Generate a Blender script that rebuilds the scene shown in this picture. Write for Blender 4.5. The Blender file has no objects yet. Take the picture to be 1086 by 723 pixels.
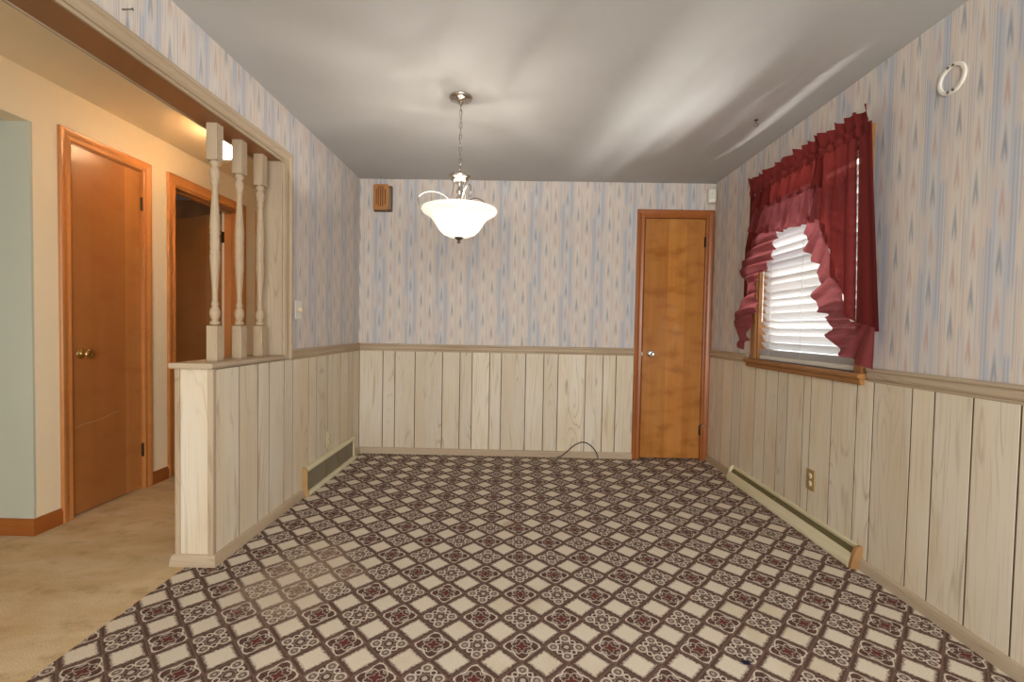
import bpy, bmesh, math, random
from mathutils import Vector, Matrix
random.seed(7)
C = bpy.context.scene.collection
SC = bpy.context.scene
PI = math.pi

# ------------------------------------------------------------------ camera
XL, XR, D, H = -1.422, 1.710, 4.053, 2.44
HX = -2.547
def make_camera():
    f, yaw, pitch, roll, h = 482.96, -0.0129, -0.0292, 0.0186, 1.1473
    fw = Vector((math.sin(yaw)*math.cos(pitch), math.cos(yaw)*math.cos(pitch), math.sin(pitch)))
    r = Vector((math.cos(yaw), -math.sin(yaw), 0)); u = r.cross(fw)
    r2 = r*math.cos(roll)+u*math.sin(roll); u2 = -r*math.sin(roll)+u*math.cos(roll)
    cd = bpy.data.cameras.new('camera'); cd.sensor_width = 36; cd.lens = f/1086*36
    cd.clip_start = 0.01
    o = bpy.data.objects.new('camera', cd); C.objects.link(o)
    m = Matrix((( r2.x, u2.x, -fw.x, 0), (r2.y, u2.y, -fw.y, 0), (r2.z, u2.z, -fw.z, h), (0, 0, 0, 1)))
    o.matrix_world = m
    SC.camera = o
make_camera()

# ------------------------------------------------------------------ light
SC.view_settings.view_transform = 'Standard'
SC.view_settings.look = 'None'
SC.view_settings.gamma = 1.0
SC.view_settings.use_curve_mapping = False
SC.view_settings.exposure = 0.64
W = bpy.data.worlds.new('sky'); SC.world = W; W.use_nodes = True
W.node_tree.nodes['Background'].inputs[0].default_value = (0.86, 0.93, 1.0, 1)
W.node_tree.nodes['Background'].inputs[1].default_value = 1.9

def lamp(name, kind, loc, power, color, target=None, size=None, size_y=None, radius=None, spread=None, parent=None):
    l = bpy.data.lights.new(name, kind); l.energy = power; l.color = color
    if kind == 'AREA':
        l.shape = 'RECTANGLE'; l.size = size; l.size_y = size_y or size
        if spread: l.spread = spread
    if radius is not None: l.shadow_soft_size = radius
    o = bpy.data.objects.new(name, l); C.objects.link(o); o.location = loc
    if target is not None:
        o.rotation_euler = (Vector(target)-Vector(loc)).to_track_quat('-Z', 'Y').to_euler()
    if parent: o.parent = parent
    return o
# added fill lamp standing in for daylight from unseen windows behind the camera
lamp('rear_fill_lamp', 'AREA', (0.3, -1.42, 1.35), 88, (0.95, 0.985, 1.0), (0.3, 3, 1.0), 2.4, 1.7)
# added lamp stands in for unseen living room windows beyond the hall opening
lamp('living_room_fill_lamp', 'AREA', (-3.9, -1.3, 1.5), 8, (1.0, 1.0, 0.96), (-3.4, 2.3, 1.1), 1.6, 1.6)
lamp('bedroom_fill_lamp', 'AREA', (-4.6, 3.0, 1.3), 5, (1.0, 0.86, 0.72), (-3.0, 4.2, 1.1), 0.8, 1.0)  # added lamp to brighten the open bedroom door; its window is not built
# narrow lamp added outside imitates sunlit paving, throwing light up through the blind
lamp('paving_bounce_lamp', 'AREA', (2.86, 2.95, -0.15), 72, (1.0, 0.985, 0.95), (1.73, 2.75, 1.5), 3.2, 0.05, spread=math.radians(110))

# ------------------------------------------------------------------ node helper
class S:
    """wraps a socket; arithmetic makes math nodes"""
    def __init__(s, nt, sock): s.nt = nt; s.k = sock
    def _m(s, op, *a):
        n = s.nt.nodes.new('ShaderNodeMath'); n.operation = op
        for i, v in enumerate((s,)+a):
            if isinstance(v, S): s.nt.links.new(v.k, n.inputs[i])
            else: n.inputs[i].default_value = v
        return S(s.nt, n.outputs[0])
    def __add__(s, o): return s._m('ADD', o)
    __radd__ = __add__
    def __mul__(s, o): return s._m('MULTIPLY', o)
    __rmul__ = __mul__
    def __sub__(s, o): return s._m('SUBTRACT', o)
    def __rsub__(s, o): return (s*-1.0)+o
    def __truediv__(s, o): return s._m('DIVIDE', o)
    def abs(s): return s._m('ABSOLUTE')
    def floor(s): return s._m('FLOOR')
    def round(s): return (s+0.5).floor()
    def fract(s): return s._m('FRACT')
    def min(s, o): return s._m('MINIMUM', o)
    def max(s, o): return s._m('MAXIMUM', o)
    def mod(s, o): return s._m('FLOORED_MODULO', o)
    def sqrt(s): return s._m('SQRT')
    def pow(s, o): return s._m('POWER', o)
    def sin(s): return s._m('SINE')
    def cos(s): return s._m('COSINE')
    def atan2(s, o): return s._m('ARCTAN2', o)
    def step(s, a, b):          # smooth 0..1 as s goes a..b
        n = s.nt.nodes.new('ShaderNodeMapRange'); n.interpolation_type = 'SMOOTHSTEP'
        s.nt.links.new(s.k, n.inputs[0]); n.inputs[1].default_value = a; n.inputs[2].default_value = b
        if a > b:
            n.inputs[1].default_value = b; n.inputs[2].default_value = a
            n.inputs[3].default_value = 1; n.inputs[4].default_value = 0
        return S(s.nt, n.outputs[0])
    def near(s, c, w, soft=0.4):  # 1 when |s-c|<w
        return (s-c).abs().step(w*(1+soft), w*(1-soft))

def srgb(r, g, b):
    def f(c):
        c /= 255.0
        return c/12.92 if c <= 0.04045 else ((c+0.055)/1.055)**2.4
    return (f(r), f(g), f(b), 1.0)

class Mat:
    def __init__(s, name, rough=0.6, spec=0.5, metal=0.0):
        s.m = bpy.data.materials.new(name); s.m.use_nodes = True
        s.nt = s.m.node_tree; s.b = s.nt.nodes['Principled BSDF']
        s.b.inputs['Roughness'].default_value = rough
        s.b.inputs['Specular IOR Level'].default_value = spec
        s.b.inputs['Metallic'].default_value = metal
        s._pos = None
    def pos(s):
        if s._pos is None:
            g = s.nt.nodes.new('ShaderNodeNewGeometry')
            x = s.nt.nodes.new('ShaderNodeSeparateXYZ'); s.nt.links.new(g.outputs['Position'], x.inputs[0])
            s._pos = [S(s.nt, x.outputs[i]) for i in range(3)]
        return s._pos
    def attr(s, name):
        a = s.nt.nodes.new('ShaderNodeAttribute'); a.attribute_name = name
        return S(s.nt, a.outputs['Fac'])
    def noise(s, x, y, z, scale=1.0, detail=2.0, rough=0.5):
        c = s.nt.nodes.new('ShaderNodeCombineXYZ')
        for i, v in enumerate((x, y, z)):
            if isinstance(v, S): s.nt.links.new(v.k, c.inputs[i])
            else: c.inputs[i].default_value = v
        n = s.nt.nodes.new('ShaderNodeTexNoise'); s.nt.links.new(c.outputs[0], n.inputs['Vector'])
        n.inputs['Scale'].default_value = scale; n.inputs['Detail'].default_value = detail; n.inputs['Roughness'].default_value = rough
        return S(s.nt, n.outputs[0])
    def white(s, x, y=0.0):
        c = s.nt.nodes.new('ShaderNodeCombineXYZ')
        for i, v in enumerate((x, y)):
            if isinstance(v, S): s.nt.links.new(v.k, c.inputs[i])
            else: c.inputs[i].default_value = v
        n = s.nt.nodes.new('ShaderNodeTexWhiteNoise'); n.noise_dimensions = '2D'; s.nt.links.new(c.outputs[0], n.inputs['Vector'])
        return S(s.nt, n.outputs['Value'])
    def col(s, c):
        if isinstance(c, tuple):
            n = s.nt.nodes.new('ShaderNodeRGB'); n.outputs[0].default_value = c; return n.outputs[0]
        return c
    def mix(s, fac, a, b, blend='MIX'):
        n = s.nt.nodes.new('ShaderNodeMix'); n.data_type = 'RGBA'; n.blend_type = blend
        if isinstance(fac, S): s.nt.links.new(fac.k, n.inputs[0])
        else: n.inputs[0].default_value = fac
        for i, v in ((6, a), (7, b)):
            if isinstance(v, tuple): n.inputs[i].default_value = v
            else: s.nt.links.new(v, n.inputs[i])
        return n.outputs[2]
    def base(s, c):
        if isinstance(c, tuple): s.b.inputs['Base Color'].default_value = c
        else: s.nt.links.new(c, s.b.inputs['Base Color'])
        return s
    def rough(s, v):
        s.nt.links.new(v.k, s.b.inputs['Roughness'])
    def bump(s, h, strength=0.2, dist=0.01):
        n = s.nt.nodes.new('ShaderNodeBump'); n.inputs['Strength'].default_value = strength; n.inputs['Distance'].default_value = dist
        s.nt.links.new(h.k, n.inputs['Height']); s.nt.links.new(n.outputs[0], s.b.inputs['Normal'])

# ------------------------------------------------------------------ materials
def mat_carpet():
    M = Mat('patterned_carpet', 0.95, 0.15); x, y, z = M.pos()
    d, cx, cy, ca = 0.1599, -0.2146, 2.4874, 0.0111
    wob = M.noise(x, y, 0.0, 90, 2)-0.5
    wob2 = M.noise(x, y, 3.0, 90, 2)-0.5
    X = x-cx+wob*0.008; Y = y-cy+wob2*0.008
    a = (X*math.cos(ca)+Y*math.sin(ca))/d
    b = (Y*math.cos(ca)-X*math.sin(ca))/d
    s = a+b; t = a-b
    si, ti = s.round(), t.round()
    ls, lt = s-si, t-ti
    cream = 1.0-(si+ti).mod(2.0)                 # 1 on cream squares
    edge = ls.abs().max(lt.abs())                # 0..0.5
    fib = M.noise(x, y, 0.0, 420, 2)
    fib2 = M.noise(x, y, 5.0, 140, 2)
    # medallion coordinates, diagonal axes
    la, lb = (ls+lt)*(0.5/1.17), (ls-lt)*(0.5/1.17)
    A, B = la.abs(), lb.abs()
    mx, mn = A.max(B), A.min(B)
    r = (la*la+lb*lb).sqrt(); th = lb.atan2(la)
    # parity of a medallion
    mi = ((si+ti-1.0)*0.5).round(); mj = ((si-ti-1.0)*0.5).round()
    par = (mi+mj).mod(2.0)                       # 1 -> red star, 0 -> four rosettes
    def circ(px, py, R, w):
        q = ((mx-px)*(mx-px)+(mn-py)*(mn-py)).sqrt(); return q.near(R, w), q
    c1, q1 = circ(0.245, 0.0, 0.092, 0.016)
    c2, q2 = circ(0.135, 0.135, 0.052, 0.013)
    c3 = q1.step(0.045, 0.025)*0.55
    c4 = q1.near(0.062, 0.008)*0.35
    ctr = r.step(0.06, 0.04)*0.9+r.near(0.105, 0.010)*0.4
    out1 = (r+(th*8.0).cos()*0.018).near(0.345, 0.011)*(mx.step(0.42, 0.38))
    out2 = (A+B).near(0.43, 0.008)*fib2.step(0.4, 0.6)
    c5, q5 = circ(0.36, 0.0, 0.022, 0.010)
    c6, q6 = circ(0.30, 0.115, 0.028, 0.010)
    out1 = out1.max(out2*0.7).max(c5*0.8).max(c6*0.7)
    rosette = c1.max(c2).max(c3).max(c4).max(ctr*0.8).max(out1*0.55)
    rs = r+(th*4.0).cos()*-0.055
    l1 = rs.near(0.285, 0.018)
    l2 = (r+(th*8.0).cos()*0.025).near(0.185, 0.013)*0.75
    l3 = (r-(th*4.0).cos()*0.03).near(0.10, 0.010)*0.55
    l4, q4 = circ(0.375, 0.0, 0.036, 0.010)
    l5 = (A+B).near(0.385, 0.010)*(mn.step(0.05, 0.09))*0.6
    c7, q7 = circ(0.19, 0.155, 0.036, 0.010)
    l6 = (A+B).near(0.44, 0.008)*fib2.step(0.4, 0.6)*0.7
    star = l1.max(c7*0.6).max(l6).max(l2).max(l3).max(l4*0.8).max(l5)
    red = r.step(0.125, 0.075)*par
    red2 = (mx.near(0.245, 0.035)*mn.step(0.03, 0.015)*par*0.4)
    line = rosette*(1.0-par)+star*par
    # chain border between cells
    along = (ls.abs()-lt.abs()).step(-0.02, 0.02)
    run = (s*along+t*(1.0-along))
    chain = (edge+(run*2*PI*7).sin()*0.010).near(0.484, 0.009)
    dark = srgb(72, 51, 44); brown = srgb(106, 81, 70); beige = srgb(206, 192, 174); crm = srgb(230, 218, 200); redc = srgb(104, 46, 40); pink = srgb(176, 140, 122)
    med = M.mix(fib2.step(0.35, 0.7), dark, brown)
    med = M.mix(red*0.7, med, redc); med = M.mix(red2, med, redc)
    med = M.mix(line*(0.72+fib*0.5), med, beige)
    tooth = M.noise(x, y, 9.0, 120, 1)-0.5
    inside = (edge+tooth*0.15).step(0.42, 0.30)
    cm = M.mix(fib.step(0.30, 0.72), srgb(194, 178, 154), crm)
    cm = M.mix(fib2.step(0.58, 0.74)*0.35, cm, srgb(140, 112, 86))
    stain = M.noise(x, y, 1.0, 1.7, 4, 0.6).step(0.52, 0.72)*y.step(2.4, 1.6)
    cm = M.mix(stain*0.55, cm, srgb(176, 155, 112))
    cm = M.mix(inside, M.mix(fib2, dark, brown), cm)
    c = M.mix(cream, med, cm)
    border = edge.step(0.445, 0.468)
    c = M.mix(border*0.85, c, M.mix(fib2, srgb(64, 45, 38), srgb(92, 68, 57)))
    c = M.mix(chain*0.35, c, pink)
    # worn, traffic-bleached patch by the divider
    wx, wy = (x+0.98)*1.0, (y-2.02)*0.8
    wr = (wx*wx+wy*wy).sqrt()+(M.noise(x, y, 2.0, 5, 3)-0.5)*0.35
    worn = wr.step(0.34, 0.10)*0.30
    c = M.mix(worn, c, srgb(196, 172, 146))
    rust = ((x+0.02)*(x+0.02)+(y-2.62)*(y-2.62)).sqrt().step(0.07, 0.03)*0.35
    c = M.mix(rust, c, srgb(120, 70, 35))
    ink = ((x-0.815)*(x-0.815)+(y-1.562)*(y-1.562)*2.0).sqrt()+(fib-0.5)*0.03
    c = M.mix(ink.step(0.022, 0.012), c, srgb(28, 32, 52))
    M.base(c); M.bump(fib+fib2*0.6, 0.35, 0.004)
    return M.m

def mat_beige_carpet(name, c0, c1, c2):
    M = Mat(name, 0.97, 0.1); x, y, z = M.pos()
    f = M.noise(x, y, 0.0, 260, 3); n = M.noise(x*1.0, y*2.2, 0.0, 3.2, 4, 0.6); n2 = M.noise(x*1.4, y*2.2, 4.0, 4, 4, 0.65)
    c = M.mix(n.step(0.35, 0.7), c0, c1)
    c = M.mix(n2.step(0.48, 0.72)*0.6, c, c2)
    c = M.mix(f.step(0.62, 0.35)*0.5, c, c2)
    M.base(c); M.bump(f, 0.5, 0.01)
    return M.m

def mat_wallpaper():
    M = Mat('ikat_wallpaper', 0.75, 0.25); x, y, z = M.pos()
    P = 0.276
    h = x+y
    hh = h/P
    k = hh.floor(); u = hh-k                      # 0..1 across a repeat
    jag = M.noise(h*900.0, z*3.0, 0.0, 1, 2)-0.5
    jag2 = M.noise(h*160.0, z*2.0, 2.0, 1, 2)-0.5
    blue = srgb(158, 166, 182); blue2 = srgb(180, 185, 196); peach = srgb(208, 172, 146); crm = srgb(218, 208, 196); pinkc = srgb(188, 150, 140); slate = srgb(116, 128, 146)
    soft = M.noise(h*220.0, z*1.2, 7.0, 1, 2)
    c = M.mix(soft.step(0.3, 0.75)*0.6, crm, srgb(203, 190, 178))
    def band(c, u0, w, colr, amt, per=0.8, ph=0.0):
        amt = amt*1.0
        cut = ((z+jag*0.10+ph)/per).fract().step(0.0, 0.05)
        seg = (((z+jag*0.12+k*0.11+ph)/per).fract())
        a = u.near(u0, w, 0.15)*amt
        m = seg.step(0.24, 0.34)
        return M.mix(a*m, M.mix(a*(1.0-m)*0.35, c, peach), colr)
    for u0, w, colr, amt, per, ph in ((0.19, 0.19, srgb(178, 182, 192), .30, 9.0, 3.2), (0.020, 0.016, blue, .62, .8, 0), (0.066, 0.018, blue, .66, .8, 0), (0.105, 0.018, blue2, .8, .62, .3), (0.275, 0.018, blue2, .8, .62, .1), (0.360, 0.014, blue, .6, .8, .33), (0.316, 0.018, blue, .66, .8, .35),
                        (0.400, 0.010, blue, .5, .5, .2), (0.430, 0.008, peach, .55, .7, .4), (0.655, 0.011, pinkc, .4, .6, .1), (0.69, 0.012, blue, .5, .5, .0), (0.46, 0.008, blue2, .8, .6, .2), (0.62, 0.008, blue2, .8, .6, .5), (0.745, 0.010, peach, .5, .6, .3), (0.905, 0.008, blue2, .8, .6, .1),
                        (0.94, 0.011, peach, .55, .7, .2), (0.975, 0.014, blue, .55, .5, .4)):
        c = band(c, u0, w, colr, amt, per, ph)
    def flame(c, uc, phase):
        T = 0.40
        zz = (z+jag*0.05+jag2*0.03+phase+k*0.085)/T
        for off, colr in ((0.0, slate), (0.5, pinkc)):
            q = (zz+off).fract()
            e = (q-0.06)*(1/0.44)                  # 0 at the base, 1 at the tip
            w = (1.0-e).max(0.0).pow(0.85)*0.068*e.step(-0.25, 0.35)
            dx = (u-uc).abs()
            m = (w-dx).step(-0.012, 0.040)*e.step(-0.12, 0.12)*(1.0-e.step(0.85, 1.0))
            hollow = (0.036-dx-e*0.075).step(-0.008, 0.014)
            m = m*(1.0-hollow*0.85)
            c = M.mix(m*(0.42+soft*0.6), c, colr)
        return c
    c = flame(c, 0.19, 0.06); c = flame(c, 0.54, 0.19); c = flame(c, 0.82, 0.30)
    grain = M.noise(x*1.0, y, z, 500, 1)
    c = M.mix(grain*0.12, c, srgb(150, 140, 130))
    M.base(c)
    return M.m

def mat_panel(name, a, b, dk, amt=1.0, rough=0.55):
    """pickled wood, grain running up the z axis (or along the piece for 'tone' pieces)"""
    M = Mat(name, rough, 0.35); x, y, z = M.pos(); t = M.attr('tone'); ax = M.attr('axis')
    h = (x+y)*(1.0-ax)+(z*2.0)*ax+t*13.7
    l = z*(1.0-ax)+(x+y)*ax
    fine = M.noise(h*170.0, l*2.2, t*5.0, 1, 3)
    low = M.noise(h*7.0, l*0.85, t*9.0, 1, 1.5)
    rings = (low*13.0).fract()
    ring = rings.near(0.5, 0.09, 0.9)*M.noise(h*14.0, l*1.2, 3.0, 1, 2).step(0.42, 0.66)
    knot = M.noise(h*11.0, l*2.4, 7.0+t*3.0, 1, 1).step(0.74, 0.80)
    pale = M.noise(h*5.0, l*1.1, 1.0, 1, 2)
    c = M.mix(pale.step(0.3, 0.72), a, b)
    c = M.mix(t.fract()*0.35, c, srgb(180, 168, 152))
    c = M.mix(fine.step(0.52, 0.78)*0.42*amt, c, dk)
    c = M.mix(ring*0.45*amt, c, dk)
    c = M.mix(knot*0.6*amt, c, dk)
    M.base(c); M.bump(fine, 0.08, 0.004)
    return M.m

def mat_wood(name, a, b, dk, rough=0.35, figure=0.5, veneer=0.0, vert=1.0):
    M = Mat(name, rough, 0.5); x, y, z = M.pos(); ax = M.attr('axis')
    h = (x+y)*(1.0-ax)+z*ax; l = z*(1.0-ax)+(x+y)*ax
    fine = M.noise(h*130.0, l*2.5, 0.0, 1, 3)
    big = M.noise(h*9.0, l*0.9, 2.0, 1, 3)
    fig = M.noise(h*5.0, l*9.0, 4.0, 1, 3)
    c = M.mix(big.step(0.3, 0.7), a, b)
    if veneer:
        st = (h/veneer+0.37).floor(); w = M.white(st)
        c = M.mix(w*0.55, c, dk)
    c = M.mix(fig.step(0.45, 0.75)*figure, c, M.mix(0.5, a, (1, 0.75, 0.45, 1)) if False else dk)
    c = M.mix(fine.step(0.5, 0.8)*0.3, c, dk)
    M.base(c)
    return M.m

def plain(name, c, rough=0.5, metal=0.0, spec=0.5, speck=0.06):
    M = Mat(name, rough, spec, metal); x, y, z = M.pos()
    n = M.noise(x, y, z, 35, 3)
    M.base(M.mix(n*speck*2, c, (c[0]*0.6, c[1]*0.6, c[2]*0.6, 1)))
    return M.m

def mat_plaster(name, c, c2):
    M = Mat(name, 0.9, 0.1); x, y, z = M.pos()
    n = M.noise(x, y, z, 1.6, 4, 0.6); f = M.noise(x, y, z, 160, 2)
    M.base(M.mix(n.step(0.35, 0.75)*0.5, c, c2)); M.bump(f, 0.06, 0.003)
    return M.m

def mat_cloth(name, c1, c2, tl, tpv):
    m = bpy.data.materials.new(name); m.use_nodes = True; nt = m.node_tree
    for n in list(nt.nodes):
        if n.type != 'OUTPUT_MATERIAL': nt.nodes.remove(n)
    out = [n for n in nt.nodes if n.type == 'OUTPUT_MATERIAL'][0]
    df = nt.nodes.new('ShaderNodeBsdfDiffuse'); df.inputs[0].default_value = c1
    tr = nt.nodes.new('ShaderNodeBsdfTranslucent'); tr.inputs[0].default_value = c2
    gl = nt.nodes.new('ShaderNodeBsdfSheen'); gl.inputs[0].default_value = srgb(210, 150, 150)
    tp = nt.nodes.new('ShaderNodeBsdfTransparent'); tp.inputs[0].default_value = srgb(225, 140, 145)
    m1 = nt.nodes.new('ShaderNodeMixShader'); m1.inputs[0].default_value = tl
    nt.links.new(df.outputs[0], m1.inputs[1]); nt.links.new(tr.outputs[0], m1.inputs[2])
    m2 = nt.nodes.new('ShaderNodeMixShader'); m2.inputs[0].default_value = tpv
    nt.links.new(m1.outputs[0], m2.inputs[1]); nt.links.new(tp.outputs[0], m2.inputs[2])
    m3 = nt.nodes.new('ShaderNodeAddShader')
    sh = nt.nodes.new('ShaderNodeMixShader'); sh.inputs[0].default_value = 0.12
    nt.links.new(m2.outputs[0], sh.inputs[1]); nt.links.new(gl.outputs[0], sh.inputs[2])
    nt.links.new(sh.outputs[0], out.inputs[0]); nt.nodes.remove(m3)
    return m

def mat_translucent(name, c, t=0.5, gloss=0.08, emit=None):
    m = bpy.data.materials.new(name); m.use_nodes = True; nt = m.node_tree
    for n in list(nt.nodes):
        if n.type != 'OUTPUT_MATERIAL': nt.nodes.remove(n)
    out = [n for n in nt.nodes if n.type == 'OUTPUT_MATERIAL'][0]
    df = nt.nodes.new('ShaderNodeBsdfDiffuse'); df.inputs[0].default_value = c
    tr = nt.nodes.new('ShaderNodeBsdfTranslucent'); tr.inputs[0].default_value = c
    gl = nt.nodes.new('ShaderNodeBsdfGlossy'); gl.inputs['Roughness'].default_value = 0.15
    m1 = nt.nodes.new('ShaderNodeMixShader'); m1.inputs[0].default_value = t
    nt.links.new(df.outputs[0], m1.inputs[1]); nt.links.new(tr.outputs[0], m1.inputs[2])
    m2 = nt.nodes.new('ShaderNodeMixShader'); m2.inputs[0].default_value = gloss
    nt.links.new(m1.outputs[0], m2.inputs[1]); nt.links.new(gl.outputs[0], m2.inputs[2])
    last = m2
    if emit:
        em = nt.nodes.new('ShaderNodeEmission'); em.inputs[0].default_value = emit[0]; em.inputs[1].default_value = emit[1]
        ad = nt.nodes.new('ShaderNodeAddShader'); nt.links.new(m2.outputs[0], ad.inputs[0]); nt.links.new(em.outputs[0], ad.inputs[1]); last = ad
    nt.links.new(last.outputs[0], out.inputs[0])
    return m

def mat_glass():
    m = bpy.data.materials.new('window_glass'); m.use_nodes = True; nt = m.node_tree
    for n in list(nt.nodes):
        if n.type != 'OUTPUT_MATERIAL': nt.nodes.remove(n)
    out = [n for n in nt.nodes if n.type == 'OUTPUT_MATERIAL'][0]
    tp = nt.nodes.new('ShaderNodeBsdfTransparent'); gl = nt.nodes.new('ShaderNodeBsdfGlossy'); gl.inputs['Roughness'].default_value = 0.0
    mx = nt.nodes.new('ShaderNodeMixShader'); mx.inputs[0].default_value = 0.06
    nt.links.new(tp.outputs[0], mx.inputs[1]); nt.links.new(gl.outputs[0], mx.inputs[2]); nt.links.new(mx.outputs[0], out.inputs[0])
    return m

CARPET = mat_carpet()
BEIGE = mat_beige_carpet('beige_plush_carpet', srgb(212, 182, 138), srgb(226, 204, 166), srgb(166, 136, 98))
VINYL = mat_beige_carpet('bedroom_floor_vinyl', srgb(150, 112, 76), srgb(168, 130, 92), srgb(110, 80, 54))
PAPER = mat_wallpaper()
PANEL = mat_panel('pickled_wood_paneling', srgb(214, 196, 166), srgb(224, 212, 192), srgb(152, 126, 94))
GROOVE = plain('paneling_groove_brown', srgb(92, 70, 48), 0.8)
TRIM = mat_panel('pickled_wood_trim', srgb(172, 148, 118), srgb(188, 168, 140), srgb(126, 100, 74), 0.8)
HEAT = mat_panel('pale_green_tinted_wood', srgb(206, 195, 158), srgb(220, 210, 178), srgb(164, 152, 110), 0.8)
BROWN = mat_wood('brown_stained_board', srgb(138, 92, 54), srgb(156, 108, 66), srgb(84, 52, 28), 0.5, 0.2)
DOOR = mat_wood('honey_birch_veneer', srgb(188, 122, 58), srgb(202, 140, 74), srgb(142, 84, 34), 0.13, 0.6, 0.155)
HALLDOOR = mat_wood('honey_birch_hall_veneer', srgb(172, 114, 58), srgb(184, 126, 70), srgb(138, 82, 38), 0.3, 0.35, 0.23)
CASING = mat_wood('red_brown_varnished_trim', srgb(150, 82, 32), srgb(164, 94, 40), srgb(108, 54, 16), 0.33, 0.2)
HCASE = mat_wood('orange_varnished_trim', srgb(186, 120, 64), srgb(196, 132, 74), srgb(144, 84, 38), 0.35, 0.2)
SILLW = mat_wood('window_oak_trim', srgb(150, 100, 54), srgb(162, 112, 62), srgb(104, 64, 30), 0.4, 0.3)
CEIL = mat_plaster('ceiling_paint', srgb(184, 182, 178), srgb(173, 169, 163))
CREAM = mat_plaster('hall_cream_paint', srgb(238, 222, 190), srgb(232, 214, 180))
GREY = mat_plaster('living_room_sage_paint', srgb(190, 190, 172), srgb(184, 184, 166))
CLOTH = mat_cloth('burgundy_gathered_fabric', srgb(116, 46, 42), srgb(146, 56, 52), 0.32, 0.04)
SHEER = mat_cloth('burgundy_sheer_ruffle', srgb(128, 62, 61), srgb(168, 94, 95), 0.40, 0.10)
SLAT = mat_translucent('white_blind_slat', srgb(244, 242, 240), 0.40, 0.02)
GLASS = mat_glass()
NICKEL = plain('brushed_nickel', srgb(196, 190, 182), 0.22, 1.0)
CHROME = plain('bright_chrome', srgb(225, 225, 225), 0.10, 1.0)
BRASS = plain('aged_brass', srgb(206, 170, 110), 0.22, 1.0)
DARKM = plain('dark_hinge_bronze', srgb(70, 48, 34), 0.4, 0.7)
PEWTER = plain('dark_pewter', srgb(112, 106, 98), 0.3, 1.0)
BOWL = mat_translucent('frosted_alabaster_glass', srgb(244, 240, 234), 0.42, 0.05)
GLOBE = mat_translucent('opal_globe_glass', srgb(255, 240, 215), 0.6, 0.05)
WHITE = plain('white_plastic', srgb(226, 220, 206), 0.4)
IVORY = plain('ivory_plastic', srgb(214, 196, 160), 0.4)
BRONZEPL = plain('tan_metal_plate', srgb(178, 148, 100), 0.35, 0.3)
BLACK = plain('black_rubber', srgb(24, 20, 18), 0.5)
CHIME = mat_wood('chime_oak', srgb(176, 116, 60), srgb(186, 128, 72), srgb(120, 70, 32), 0.45, 0.3)
GRILLE = plain('grey_brown_metal_mesh', srgb(150, 136, 112), 0.6)
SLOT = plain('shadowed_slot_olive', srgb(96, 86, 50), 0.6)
PAVE = plain('outdoor_paving', srgb(190, 186, 178), 0.9)
EDGE = plain('painted_edge', srgb(206, 196, 180), 0.6)

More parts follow.
